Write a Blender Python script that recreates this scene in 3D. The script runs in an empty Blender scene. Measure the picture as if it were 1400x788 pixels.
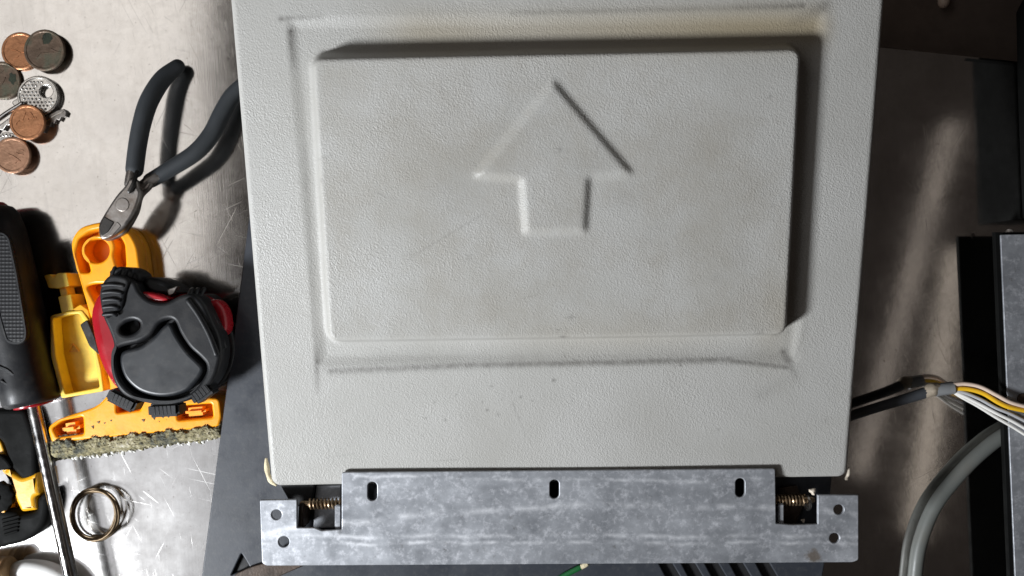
import bpy, bmesh, math, random
import numpy as np
from mathutils import Vector, Matrix
random.seed(7)
rng = np.random.default_rng(7)
S = bpy.context.scene
C = S.collection
R = math.radians

# ------------------------------------------------------------------ camera
H = 0.36                      # camera height above the bench (m)
PXM = 0.335e-3                # metres per photo pixel on the bench plane
cam = bpy.data.cameras.new('camera')
cam.sensor_width = 36.0
cam.lens = 36.0 * H / (1400 * PXM)
cam.clip_start = 0.01
cam.clip_end = 50
cam.dof.use_dof = True
cam.dof.focus_distance = 0.305
cam.dof.aperture_fstop = 20
co = bpy.data.objects.new('camera', cam)
co.location = (0, 0, H)
C.objects.link(co)
S.camera = co
S.render.resolution_x, S.render.resolution_y = 1024, 576

# ------------------------------------------------------------------ world + lamps
w = bpy.data.worlds.new('World'); S.world = w; w.use_nodes = True
bg = w.node_tree.nodes['Background']
bg.inputs[0].default_value = (1.0, 0.83, 0.74, 1)
bg.inputs[1].default_value = 0.024
S.view_settings.view_transform = 'Standard'
S.view_settings.look = 'None'
S.view_settings.exposure = 0
S.view_settings.gamma = 1

def area(name, loc, target, sx, sy, power, col, shape='RECTANGLE', roll=0.0):
    l = bpy.data.lights.new(name, 'AREA')
    l.shape = shape; l.size = sx; l.size_y = sy
    l.energy = power; l.color = col
    o = bpy.data.objects.new(name, l)
    o.location = loc
    d = Vector(target) - Vector(loc)
    o.rotation_euler = d.to_track_quat('-Z', 'Y').to_euler()
    if roll:
        o.rotation_euler.rotate_axis('Z', roll)
    C.objects.link(o)
    return o
# work lamp at the lower left; softboxes and strips added for the steel's reflections
area('work_lamp', (-0.585, -0.375, 0.47), (0.0, 0.0, 0.03), 0.15, 0.15, 11.2, (0.925, 0.96, 1.0), 'DISK')
area('softbox_warm', (-0.765, 0.37, 1.0), (-0.765, 0.37, 0.0), 0.48, 0.74, 1.28, (1.0, 0.955, 0.91))  # added overhead softbox, brightens the reflection in the upper left steel
area('softbox_cool', (-0.74, -0.28, 1.0), (-0.74, -0.28, 0.0), 0.52, 0.54, 0.70, (0.93, 0.95, 1.0))  # added overhead softbox, cooler tint for the lower left steel
def strip_light(name, a, b, L, width, rad, col):
    a = Vector((a[0], a[1], L)); b = Vector((b[0], b[1], L))
    m = (a + b) / 2; ln = (b - a).length
    l = bpy.data.lights.new(name, 'AREA'); l.shape = 'RECTANGLE'
    l.size = ln; l.size_y = width; l.color = col
    l.energy = math.pi * ln * width * rad
    o = bpy.data.objects.new(name, l); o.location = m
    d = b - a
    o.rotation_euler = (0, 0, math.atan2(d.y, d.x))
    C.objects.link(o)
strip_light('reflection_strip', (0.995, 0.085), (0.90, -0.55), 1.4, 0.046, 0.46, (1.0, 0.88, 0.76))  # added strip, mirrored as a pale band in the right steel
strip_light('reflection_strip_dim', (0.985, 0.37), (0.775, -0.42), 1.4, 0.040, 0.30, (1.0, 0.88, 0.78))  # added fainter strip for the second reflected band

# ------------------------------------------------------------------ helpers
def P(px, py, z=0.0):
    s = PXM * (H - z) / H
    return Vector(((px - 700) * s, -(py - 394) * s, z))

def nd(nt, t, **kw):
    n = nt.nodes.new(t)
    for k, v in kw.items():
        setattr(n, k, v)
    return n
def L(nt, a, b): nt.links.new(a, b)
def ramp(nt, fac, stops):
    r = nd(nt, 'ShaderNodeValToRGB')
    e = r.color_ramp.elements
    while len(e) < len(stops): e.new(0.5)
    for i, (p, c) in enumerate(stops):
        e[i].position = p
        e[i].color = (c, c, c, 1) if isinstance(c, (int, float)) else (*c, 1)
    L(nt, fac, r.inputs[0])
    return r.outputs[0]
def noise(nt, vec, scale, detail=4, rough=0.55, dist=0.0):
    n = nd(nt, 'ShaderNodeTexNoise')
    n.inputs['Scale'].default_value = scale
    n.inputs['Detail'].default_value = detail
    n.inputs['Roughness'].default_value = rough
    n.inputs['Distortion'].default_value = dist
    L(nt, vec, n.inputs['Vector'])
    return n.outputs[0]
def mapping(nt, vec, scale=(1, 1, 1), rot=(0, 0, 0), loc=(0, 0, 0)):
    m = nd(nt, 'ShaderNodeMapping')
    m.inputs['Scale'].default_value = scale
    m.inputs['Rotation'].default_value = rot
    m.inputs['Location'].default_value = loc
    L(nt, vec, m.inputs['Vector'])
    return m.outputs[0]
def mixc(nt, fac, a, b):
    m = nd(nt, 'ShaderNodeMix', data_type='RGBA')
    for sock, v in ((m.inputs['Factor'], fac), (m.inputs['A'], a), (m.inputs['B'], b)):
        pass
    ins = [m.inputs[0], m.inputs[6], m.inputs[7]]
    for s_, v in zip(ins, (fac, a, b)):
        if hasattr(v, 'is_output'): L(nt, v, s_)
        elif isinstance(v, (int, float)): s_.default_value = v
        else: s_.default_value = (*v, 1)
    return m.outputs[2]
def mth(nt, op, a, b=None, clamp=False):
    m = nd(nt, 'ShaderNodeMath', operation=op); m.use_clamp = clamp
    for s_, v in zip(m.inputs, (a, b)):
        if v is None: continue
        if hasattr(v, 'is_output'): L(nt, v, s_)
        else: s_.default_value = v
    return m.outputs[0]
def newmat(name):
    m = bpy.data.materials.new(name); m.use_nodes = True
    nt = m.node_tree
    b = nt.nodes['Principled BSDF']
    tc = nd(nt, 'ShaderNodeTexCoord')
    return m, nt, b, tc.outputs['Object']
def bump(nt, b, h, strength, dist):
    n = nd(nt, 'ShaderNodeBump')
    n.inputs['Strength'].default_value = strength
    n.inputs['Distance'].default_value = dist
    L(nt, h, n.inputs['Height'])
    L(nt, n.outputs[0], b.inputs['Normal'])

def simple(name, col, rough=0.5, metal=0.0, var=0.25, scale=120, bmp=0.15, bscale=900, bdist=0.0003,
           dirt=None, dirt_amt=0.5, dscale=60, spec=0.5, sss=0.0):
    """worn single-colour surface: blotchy tone, uneven gloss, fine relief, optional dirt"""
    m, nt, b, vec = newmat(name)
    n1 = noise(nt, vec, scale, 5)
    lo = tuple(c * (1 - var) for c in col); hi = tuple(min(1, c * (1 + var)) for c in col)
    c = ramp(nt, n1, [(0.3, lo), (0.7, hi)])
    if dirt:
        d = ramp(nt, noise(nt, vec, dscale, 8, 0.65), [(0.5, 0.0), (0.72, dirt_amt)])
        c = mixc(nt, d, c, dirt)
    L(nt, c, b.inputs['Base Color'])
    n2 = noise(nt, vec, scale * 1.7, 6)
    L(nt, ramp(nt, n2, [(0.3, max(0.04, rough - 0.1)), (0.7, min(1, rough + 0.12))]), b.inputs['Roughness'])
    b.inputs['Metallic'].default_value = metal
    b.inputs['Specular IOR Level'].default_value = spec
    if sss:
        b.inputs['Subsurface Weight'].default_value = sss
        b.inputs['Subsurface Radius'].default_value = (0.004, 0.0016, 0.0005)
        b.inputs['Subsurface Scale'].default_value = 0.6
    if bmp:
        bump(nt, b, noise(nt, vec, bscale, 3), bmp, bdist)
    return m

# ---- bench steel: worn, scratched, smoother away from the working corner
def steel_mat():
    m, nt, b, vec = newmat('worn_stainless')
    b.inputs['Metallic'].default_value = 1.0
    big = noise(nt, vec, 9, 5, 0.6)
    med = noise(nt, vec, 55, 8, 0.68)
    c = ramp(nt, med, [(0.25, (0.63, 0.61, 0.585)), (0.75, (0.80, 0.785, 0.765))])
    c = mixc(nt, ramp(nt, big, [(0.42, 0.0), (0.66, 0.55)]), c, (0.50, 0.49, 0.485))
    smear = noise(nt, mapping(nt, mapping(nt, vec, (1, 1, 1), (0, 0, R(84))), (14, 90, 1)), 1.0, 6, 0.7, 0.5)
    c = mixc(nt, ramp(nt, smear, [(0.5, 0.0), (0.72, 0.5)]), c, (0.47, 0.455, 0.44))
    # fine pits / grime specks
    fine = noise(nt, vec, 210, 6, 0.7)
    c = mixc(nt, ramp(nt, fine, [(0.45, 0.0), (0.7, 0.35)]), c, (0.48, 0.455, 0.43))
    sp = ramp(nt, noise(nt, vec, 520, 3, 0.6), [(0.66, 0.0), (0.74, 0.6)])
    c = mixc(nt, sp, c, (0.22, 0.19, 0.16))
    L(nt, c, b.inputs['Base Color'])
    sx = nd(nt, 'ShaderNodeSeparateXYZ'); L(nt, vec, sx.inputs[0])
    wear = nd(nt, 'ShaderNodeMapRange')          # used working corner is dull, the far end is still polished
    wear.inputs['From Min'].default_value = -0.10; wear.inputs['From Max'].default_value = 0.14
    wear.inputs['To Min'].default_value = 0.14; wear.inputs['To Max'].default_value = 0.085
    L(nt, sx.outputs[0], wear.inputs['Value'])
    rr = mth(nt, 'MULTIPLY', wear.outputs[0], ramp(nt, med, [(0.25, 0.72), (0.75, 1.22)]))
    # scratches: long thin stretched noise in several directions
    acc = None
    for k, (a, sc, th) in enumerate(((12, 900, .755), (62, 1100, .755), (118, 800, .75), (155, 1300, .755), (35, 700, .755), (80, 1500, .745))):
        v = mapping(nt, mapping(nt, vec, (1, 1, 1), (0, 0, R(a))), (22 + 7 * k, sc, 1), (0, 0, 0), (k * 3.1, k * 1.7, 0))
        s_ = ramp(nt, noise(nt, v, 1.0, 1, 0.4), [(th - 0.03, 0.0), (th + 0.02, 1.0)])
        acc = s_ if acc is None else mth(nt, 'ADD', acc, s_, True)
    brush = noise(nt, mapping(nt, mapping(nt, vec, (1, 1, 1), (0, 0, R(86))), (30, 2600, 1)), 1.0, 3, 0.6)
    used = nd(nt, 'ShaderNodeMapRange')          # scratches belong to the working corner
    used.inputs['From Min'].default_value = -0.02; used.inputs['From Max'].default_value = 0.12
    used.inputs['To Min'].default_value = 1.0; used.inputs['To Max'].default_value = 0.10
    L(nt, sx.outputs[0], used.inputs['Value'])
    acc = mth(nt, 'MULTIPLY', acc, used.outputs[0])
    brush = mth(nt, 'MULTIPLY', brush, used.outputs[0])
    rr = mth(nt, 'ADD', rr, mth(nt, 'MULTIPLY', acc, 0.08), True)
    L(nt, rr, b.inputs['Roughness'])
    h = mth(nt, 'ADD', mth(nt, 'MULTIPLY', brush, 0.35), mth(nt, 'MULTIPLY', acc, -0.6))
    h = mth(nt, 'ADD', h, mth(nt, 'MULTIPLY', noise(nt, vec, 160, 4), 0.5))
    bump(nt, b, h, 0.05, 0.0004)
    return m

# ---- moulded plastic of the flap, leather grain, stains and darker marks held in attributes
def flap_mat():
    m, nt, b, vec = newmat('grained_beige_plastic')
    base = ramp(nt, noise(nt, vec, 22, 5, 0.6), [(0.3, (0.39, 0.382, 0.357)), (0.7, (0.45, 0.443, 0.422))])
    warm = ramp(nt, noise(nt, mapping(nt, vec, (1, 1, 1), (0, 0, 0), (3, 1, 0)), 26, 9, 0.72), [(0.42, 0.0), (0.76, 0.7)])
    def att(n):
        a = nd(nt, 'ShaderNodeAttribute'); a.attribute_name = n
        return a.outputs['Fac']
    blot = att('handled')
    c = mixc(nt, mth(nt, 'MULTIPLY', warm, blot), base, (0.30, 0.272, 0.225))
    c = mixc(nt, att('yellowed'), c, (0.29, 0.235, 0.145))
    grain = nd(nt, 'ShaderNodeTexVoronoi'); grain.feature = 'SMOOTH_F1'
    grain.inputs['Scale'].default_value = 1650; grain.inputs['Smoothness'].default_value = 0.6
    vv = nd(nt, 'ShaderNodeVectorMath', operation='ADD')
    nn = nd(nt, 'ShaderNodeTexNoise'); nn.inputs['Scale'].default_value = 500
    L(nt, vec, nn.inputs['Vector'])
    sc = nd(nt, 'ShaderNodeVectorMath', operation='SCALE'); sc.inputs['Scale'].default_value = 0.0016
    L(nt, nn.outputs['Color'], sc.inputs[0])
    L(nt, vec, vv.inputs[0]); L(nt, sc.outputs[0], vv.inputs[1])
    L(nt, vv.outputs[0], grain.inputs['Vector'])
    gd = mth(nt, 'MULTIPLY', att('grime_dark'), ramp(nt, noise(nt, vec, 400, 4), [(0.3, 0.55), (0.65, 1.0)]))
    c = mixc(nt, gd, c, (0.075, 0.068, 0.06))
    L(nt, c, b.inputs['Base Color'])
    L(nt, ramp(nt, noise(nt, vec, 40, 4), [(0.3, 0.42), (0.7, 0.58)]), b.inputs['Roughness'])
    b.inputs['Specular IOR Level'].default_value = 0.4
    hh = mth(nt, 'ADD', grain.outputs['Distance'], mth(nt, 'MULTIPLY', noise(nt, vec, 1300, 2), 0.5))
    hh = mth(nt, 'MULTIPLY', hh, ramp(nt, noise(nt, vec, 24, 6, 0.65), [(0.32, 0.45), (0.66, 1.15)]))   # grain rubbed flatter in places
    bump(nt, b, hh, 0.44, 0.00038)
    return m

def galv_mat(name='galvanised_steel', tone=1.0, metal=0.40, scuffs=False):
    m, nt, b, vec = newmat(name)
    v = nd(nt, 'ShaderNodeTexVoronoi'); v.inputs['Scale'].default_value = 190
    vv = mapping(nt, vec, (1, 1.4, 1))
    L(nt, vv, v.inputs['Vector'])
    n1 = noise(nt, vec, 70, 8, 0.7)
    streak = noise(nt, mapping(nt, vec, (45, 170, 45)), 1.0, 8, 0.68, 0.8)
    t = lambda a: tuple(x * tone for x in a)
    c = ramp(nt, n1, [(0.3, t((0.25, 0.262, 0.285))), (0.72, t((0.46, 0.475, 0.505)))])
    sp = nd(nt, 'ShaderNodeSeparateColor'); L(nt, v.outputs['Color'], sp.inputs[0])
    c = mixc(nt, mth(nt, 'MULTIPLY', sp.outputs[0], 0.28), c, t((0.26, 0.27, 0.29)))
    c = mixc(nt, ramp(nt, noise(nt, vec, 330, 7, 0.72), [(0.5, 0.0), (0.68, 0.65)]), c, t((0.72, 0.73, 0.77)))
    c = mixc(nt, ramp(nt, noise(nt, mapping(nt, vec, (1, 1.5, 1), (0, 0, 0), (2, 5, 1)), 38, 8, 0.72), [(0.5, 0.0), (0.68, 0.55)]), c, t((0.22, 0.23, 0.25)))
    c = mixc(nt, ramp(nt, noise(nt, vec, 260, 5, 0.7), [(0.62, 0), (0.74, 0.7)]), c, t((0.15, 0.145, 0.14)))
    if scuffs:
        # pale rub marks along the fold and a bowed one above it, a brown stain near one end
        sx = nd(nt, 'ShaderNodeSeparateXYZ'); L(nt, vec, sx.inputs[0])
        wob = mth(nt, 'MULTIPLY', mth(nt, 'SUBTRACT', noise(nt, mapping(nt, vec, (30, 6, 1)), 1.0, 4), 0.5), 0.0055)
        brk = ramp(nt, noise(nt, vec, 90, 6, 0.7), [(0.42, 0.0), (0.62, 0.75)])
        for y0, bow, wd in ((0.0034, 0.0, 0.0007), (0.0006, 0.0, 0.0006), (0.0160, 9.0, 0.0010), (0.0262, -4.0, 0.0006)):
            xx = mth(nt, 'MULTIPLY', mth(nt, 'POWER', mth(nt, 'ABSOLUTE', mth(nt, 'SUBTRACT', sx.outputs[0], 0.035)), 2.0), -bow * 0.05)
            d_ = mth(nt, 'ABSOLUTE', mth(nt, 'SUBTRACT', mth(nt, 'ADD', sx.outputs[1], wob), mth(nt, 'ADD', xx, y0)))
            f_ = mth(nt, 'SUBTRACT', 1.0, mth(nt, 'DIVIDE', d_, wd * 1.8), True)
            c = mixc(nt, mth(nt, 'MULTIPLY', f_, brk), c, t((0.78, 0.79, 0.82)))
        dx = mth(nt, 'SUBTRACT', sx.outputs[0], 0.1042); dy = mth(nt, 'ADD', sx.outputs[1], 0.0054)
        q_ = mth(nt, 'SQRT', mth(nt, 'ADD', mth(nt, 'POWER', dx, 2.0), mth(nt, 'POWER', dy, 2.0)))
        q_ = mth(nt, 'ADD', q_, mth(nt, 'MULTIPLY', mth(nt, 'SUBTRACT', noise(nt, vec, 400, 5), 0.5), 0.006))
        c = mixc(nt, ramp(nt, mth(nt, 'DIVIDE', q_, 0.005), [(0.35, 0.75), (0.75, 0.0)]), c, (0.16, 0.12, 0.08))
    L(nt, c, b.inputs['Base Color'])
    b.inputs['Metallic'].default_value = metal
    L(nt, ramp(nt, n1, [(0.3, 0.36), (0.7, 0.58)]), b.inputs['Roughness'])
    bump(nt, b, mth(nt, 'ADD', n1, mth(nt, 'MULTIPLY', streak, 0.7)), 0.25, 0.0005)
    return m

def residue_mat():
    m, nt, b, vec = newmat('crusted_residue')
    n1 = mth(nt, 'ADD', mth(nt, 'MULTIPLY', noise(nt, vec, 230, 9, 0.78), 0.65), mth(nt, 'MULTIPLY', noise(nt, vec, 75, 5, 0.6), 0.42))
    c = ramp(nt, n1, [(0.38, (0.020, 0.024, 0.018)), (0.47, (0.095, 0.095, 0.07)), (0.55, (0.26, 0.225, 0.115)), (0.63, (0.46, 0.42, 0.30)), (0.74, (0.80, 0.79, 0.75))])
    L(nt, c, b.inputs['Base Color'])
    b.inputs['Roughness'].default_value = 0.8
    bump(nt, b, noise(nt, vec, 700, 6, 0.7), 0.8, 0.0008)
    return m

def perforated_rubber():
    m, nt, b, vec = newmat('dimpled_rubber')
    b.inputs['Base Color'].default_value = (0.010, 0.010, 0.011, 1)
    b.inputs['Roughness'].default_value = 0.55
    b.inputs['Specular IOR Level'].default_value = 0.25
    v = nd(nt, 'ShaderNodeTexVoronoi'); v.inputs['Scale'].default_value = 640
    v.inputs['Randomness'].default_value = 0.0
    L(nt, vec, v.inputs['Vector'])
    bump(nt, b, v.outputs['Distance'], 0.9, 0.0006)
    return m

M = {
 'steel': steel_mat(), 'flap': flap_mat(), 'galv': galv_mat(),
 'galv_bracket': galv_mat('galvanised_bracket', 1.0, 0.40, True),
 'galv_plate': galv_mat('galvanised_sheet', 0.95, 0.45),
 'cover': simple('dark_grey_powder_coat', (0.034, 0.038, 0.047), 0.42, 0.0, 0.14, 60, 0.12, 1600, 0.0002, dirt=(0.085, 0.085, 0.085), dirt_amt=0.4, dscale=420),
 'black': simple('black_void', (0.008, 0.008, 0.009), 0.7),
 'rear': simple('brown_grey_worn_sheet', (0.16, 0.125, 0.105), 0.55, 0.3, 0.35, 25, 0.2, 400, dirt=(0.05, 0.04, 0.035), dirt_amt=0.6, dscale=18),
 'rubber': simple('black_rubber', (0.012, 0.0125, 0.014), 0.46, 0, 0.2, 90, 0.2, 1800, 0.0002, spec=0.3, dirt=(0.07, 0.065, 0.06), dirt_amt=0.25, dscale=150),
 'rubber_soft': simple('matt_black_sleeve', (0.028, 0.032, 0.036), 0.62, 0, 0.12, 90, 0.15, 2200, 0.0002),
 'tape_face': simple('charcoal_plastic', (0.016, 0.018, 0.021), 0.42, 0, 0.15, 60, 0.12, 2500, 0.0001, dirt=(0.085, 0.08, 0.075), dirt_amt=0.3, dscale=260),
 'red': simple('glossy_red_plastic', (0.31, 0.009, 0.016), 0.24, 0, 0.15, 60, 0.05),
 'orange': simple('orange_plastic', (0.92, 0.365, 0.008), 0.36, 0, 0.07, 60, 0.12, 700, sss=0.12, dirt=(0.45, 0.17, 0.02), dirt_amt=0.35, dscale=90),
 'yellow': simple('yellow_plastic', (0.80, 0.56, 0.06), 0.38, 0, 0.08, 70, 0.12, 700, sss=0.1, dirt=(0.42, 0.27, 0.05), dirt_amt=0.45, dscale=110),
 'yellow_deep': simple('amber_plastic', (0.72, 0.35, 0.010), 0.3, 0, 0.08, 70, 0.08, 700, dirt=(0.3, 0.17, 0.03), dirt_amt=0.4, dscale=130),
 'chrome': simple('chromed_shaft', (0.62, 0.61, 0.60), 0.17, 1, 0.15, 140, 0.1, 900, 0.0002, dirt=(0.2, 0.15, 0.1), dirt_amt=0.4, dscale=180),
 'tool_steel': simple('dull_tool_steel', (0.30, 0.275, 0.255), 0.38, 0.9, 0.2, 160, 0.25, 700, dirt=(0.13, 0.09, 0.065), dirt_amt=0.7, dscale=150),
 'dark_steel': simple('blackened_cutting_edge', (0.06, 0.058, 0.056), 0.3, 0.8, 0.2, 160, 0.15, 700),
 'nickel': simple('nickel_plate', (0.60, 0.585, 0.56), 0.25, 1, 0.2, 200, 0.3, 1200, dirt=(0.16, 0.14, 0.12), dirt_amt=0.6, dscale=320),
 'copper': simple('copper_coin', (0.40, 0.185, 0.09), 0.40, 0.75, 0.2, 150, 0.5, 520, 0.0006, dirt=(0.24, 0.10, 0.05), dirt_amt=0.6, dscale=240),
 'copper_pink': simple('dull_copper_coin', (0.33, 0.185, 0.115), 0.46, 0.7, 0.15, 150, 0.5, 520, 0.0006, dirt=(0.26, 0.13, 0.08), dirt_amt=0.5, dscale=240),
 'tarnish': simple('tarnished_coin', (0.115, 0.078, 0.054), 0.5, 0.5, 0.3, 160, 0.5, 520, 0.0006, dirt=(0.045, 0.075, 0.05), dirt_amt=0.9, dscale=110),
 'verdigris': simple('green_verdigris', (0.016, 0.020, 0.011), 0.95, 0.0, 0.4, 400, 0.6, 1500),
 'brass_wire': simple('aged_brass_wire', (0.15, 0.105, 0.06), 0.45, 0.6, 0.3, 300, 0.1),
 'bronze': simple('bronze_spring_wire', (0.30, 0.215, 0.135), 0.36, 0.85, 0.2, 300, 0.1),
 'rust': simple('brown_oxide_steel', (0.055, 0.038, 0.028), 0.55, 0.4, 0.4, 200, 0.4, 900),
 'cream': simple('cream_foam_gasket', (0.66, 0.57, 0.38), 0.8, 0, 0.2, 300, 0.5, 900, 0.0008),
 'white_cable': simple('white_cable_sheath', (0.74, 0.73, 0.71), 0.35, 0, 0.06, 90, 0.05),
 'cork': simple('tan_ribbed_plug', (0.36, 0.22, 0.10), 0.65, 0, 0.3, 300, 0.4, 700),
 'grey_cable': simple('grey_cable_sheath', (0.135, 0.142, 0.132), 0.45, 0, 0.10, 60, 0.08, dirt=(0.14, 0.13, 0.11), dirt_amt=0.4, dscale=90),
 'dark_cable': simple('dark_grey_cable_sheath', (0.050, 0.054, 0.060), 0.4, 0, 0.2, 80, 0.1),
 'tape_wrap': simple('tan_adhesive_wrap', (0.30, 0.25, 0.19), 0.6, 0, 0.35, 300, 0.5, 900),
 'grey_sleeve': simple('grey_heat_shrink', (0.22, 0.225, 0.23), 0.4, 0, 0.2, 120, 0.2),
 'w_yellow': simple('yellow_wire', (0.80, 0.46, 0.02), 0.35, 0, 0.06),
 'w_white': simple('white_wire', (0.78, 0.76, 0.72), 0.4, 0, 0.06),
 'w_grey': simple('grey_wire', (0.42, 0.42, 0.43), 0.4, 0, 0.08),
 'w_pink': simple('pale_pink_wire', (0.70, 0.55, 0.45), 0.4, 0, 0.08),
 'w_green': simple('green_wire', (0.012, 0.11, 0.03), 0.4, 0, 0.1),
 'case': simple('black_case_plastic', (0.006, 0.0062, 0.006), 0.65, 0, 0.15, 90, 0.2, spec=0.06),
 'residue': residue_mat(), 'dimple': perforated_rubber(),
 'pale_foam': simple('dried_pale_foam', (0.62, 0.61, 0.58), 0.8, 0, 0.3, 500, 0.5),
 'glue': simple('dried_glue', (0.62, 0.54, 0.44), 0.45, 0, 0.3, 500, 0.4),
}

def tag(o, label, cat, group=None, kind=None):
    if label: o['label'] = label
    if cat: o['category'] = cat
    if group: o['group'] = group
    if kind: o['kind'] = kind
    return o
def thing(name, label, cat, loc, group=None):
    o = bpy.data.objects.new(name, None)
    o.location = loc; o.empty_display_size = 0.01
    C.objects.link(o)
    return tag(o, label, cat, group)
def origin_of(o):
    v = Vector((0, 0, 0))
    while o is not None:
        v += o.location; o = o.parent
    return v
def finish(name, me, mat, parent=None, smooth=35, at=None):
    """me holds world coordinates; becomes one mesh object under parent"""
    me.name = name
    org = origin_of(parent) if parent else Vector((0, 0, 0))
    if at is None and parent is None:
        vs = [v.co for v in me.vertices]
        at = Vector(((min(v.x for v in vs) + max(v.x for v in vs)) / 2, (min(v.y for v in vs) + max(v.y for v in vs)) / 2, min(v.z for v in vs)))
    loc = Vector((0, 0, 0)) if at is None else Vector(at) - org
    me.transform(Matrix.Translation(-(org + loc)))
    me.materials.clear(); me.materials.append(M[mat] if isinstance(mat, str) else mat)
    if smooth:
        me.polygons.foreach_set('use_smooth', [True] * len(me.polygons))
        me.set_sharp_from_angle(angle=R(smooth))
    o = bpy.data.objects.new(name, me)
    o.location = loc
    o.parent = parent
    C.objects.link(o)
    return o
def curve_mesh(cu):
    o = bpy.data.objects.new('tmp', cu); C.objects.link(o)
    dg = bpy.context.evaluated_depsgraph_get(); dg.update()
    me = bpy.data.meshes.new_from_object(o.evaluated_get(dg))
    bpy.data.objects.remove(o); bpy.data.curves.remove(cu)
    return me
def catmull(pts, n=6, closed=True):
    pts = [Vector(p) for p in pts]; out = []
    m = len(pts)
    for i in range(m if closed else m - 1):
        g = (lambda k: pts[k % m]) if closed else (lambda k: pts[max(0, min(m - 1, k))])
        a, b, c, d = g(i - 1), g(i), g(i + 1), g(i + 2)
        for j in range(n):
            t = j / n
            out.append(0.5 * ((2 * b) + (c - a) * t + (2 * a - 5 * b + 4 * c - d) * t * t + (3 * b - a - 3 * c + d) * t ** 3))
    if not closed: out.append(pts[-1])
    return out
def fillet(pts, r, n=4):
    """round the corners of a polygon given in pixels"""
    out = []; m = len(pts)
    for i in range(m):
        p0, p, p1 = Vector(pts[i - 1]), Vector(pts[i]), Vector(pts[(i + 1) % m])
        rr = r[i] if isinstance(r, (list, tuple)) else r
        d0, d1 = p0 - p, p1 - p
        k = min(rr, d0.length * 0.45, d1.length * 0.45)
        a, b = p + d0.normalized() * k, p + d1.normalized() * k
        for j in range(n + 1):
            t = j / n
            out.append((1 - t) ** 2 * a + 2 * t * (1 - t) * p + t * t * b)
    return out
def ell(cx, cy, rx, ry=None, n=24, rot=0):
    ry = ry or rx; c, s = math.cos(R(rot)), math.sin(R(rot))
    return [Vector((cx + rx * math.cos(t) * c - ry * math.sin(t) * s, cy + rx * math.cos(t) * s + ry * math.sin(t) * c))
            for t in (2 * math.pi * k / n for k in range(n))]
def slab(name, outline, z0, z1, mat, parent=None, holes=(), bev=0.0004, zpx=None, smooth=35, res=2, at=None):
    """flat piece with thickness: pixel outline (seen at height zpx) extruded z0..z1, bevelled rim, real holes"""
    zpx = z1 if zpx is None else zpx
    cu = bpy.data.curves.new('c', 'CURVE'); cu.dimensions = '2D'; cu.fill_mode = 'BOTH'
    bev = min(bev, (z1 - z0) * 0.49)
    cu.extrude = (z1 - z0) / 2 - bev
    cu.bevel_depth = bev; cu.bevel_resolution = res; cu.offset = -bev
    for pts in [outline, *holes]:
        sp = cu.splines.new('POLY'); sp.points.add(len(pts) - 1)
        for q, p in zip(sp.points, pts):
            v = P(p[0], p[1], zpx); q.co = (v.x, v.y, 0, 1)
        sp.use_cyclic_u = True
    me = curve_mesh(cu)
    me.transform(Matrix.Translation((0, 0, (z0 + z1) / 2)))
    return finish(name, me, mat, parent, smooth, at)
def tube(name, pts, r, mat, parent=None, radii=None, n=8, closed=False, res=3, round_ends=True, at=None, sm=True):
    """round rod / cable along world points"""
    p = catmull(pts, n, closed) if sm else [Vector(q) for q in pts]
    if radii:
        rr = [x[0] for x in catmull([(a, 0, 0) for a in radii], n, closed)] if sm else list(radii)
    else: rr = [1.0] * len(p)
    if round_ends and not closed:
        d0 = (p[0] - p[1]).normalized(); d1 = (p[-1] - p[-2]).normalized()
        a0, a1 = rr[0], rr[-1]
        pre = [(p[0] + d0 * r * a0 * math.sin(t), a0 * math.cos(t)) for t in (1.45, 1.1, 0.75, 0.4)]
        post = [(p[-1] + d1 * r * a1 * math.sin(t), a1 * math.cos(t)) for t in (0.4, 0.75, 1.1, 1.45)]
        p = [q for q, _ in pre] + p + [q for q, _ in post]
        rr = [x for _, x in pre] + rr + [x for _, x in post]
    cu = bpy.data.curves.new('c', 'CURVE'); cu.dimensions = '3D'
    cu.bevel_depth = r; cu.bevel_resolution = res; cu.use_fill_caps = True
    sp = cu.splines.new('POLY'); sp.points.add(len(p) - 1)
    for q, v, x in zip(sp.points, p, rr):
        q.co = (*v, 1); q.radius = x
    sp.use_cyclic_u = closed
    return finish(name, curve_mesh(cu), mat, parent, 50, at)
def lathe(name, prof, a, b, mat, parent=None, seg=32, lobes=0, lobe=0.0, smooth=35, at=None):
    """surface of revolution about the axis a->b; prof = [(t metres along the axis, radius)]"""
    a, b = Vector(a), Vector(b); d = (b - a).normalized()
    u = d.orthogonal().normalized(); v = d.cross(u)
    bm = bmesh.new(); rings = []
    for t, r in prof:
        ring = []
        for k in range(seg):
            th = 2 * math.pi * k / seg
            q = r * (1 + lobe * (math.cos(lobes * th) if lobes else 0))
            ring.append(bm.verts.new(a + d * t + (u * math.cos(th) + v * math.sin(th)) * q))
        rings.append(ring)
    for r0, r1 in zip(rings, rings[1:]):
        for k in range(seg):
            bm.faces.new((r0[k], r0[(k + 1) % seg], r1[(k + 1) % seg], r1[k]))
    bm.faces.new(rings[0][::-1]); bm.faces.new(rings[-1])
    bmesh.ops.recalc_face_normals(bm, faces=bm.faces)
    me = bpy.data.meshes.new('m'); bm.to_mesh(me); bm.free()
    return finish(name, me, mat, parent, smooth, at)
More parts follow.
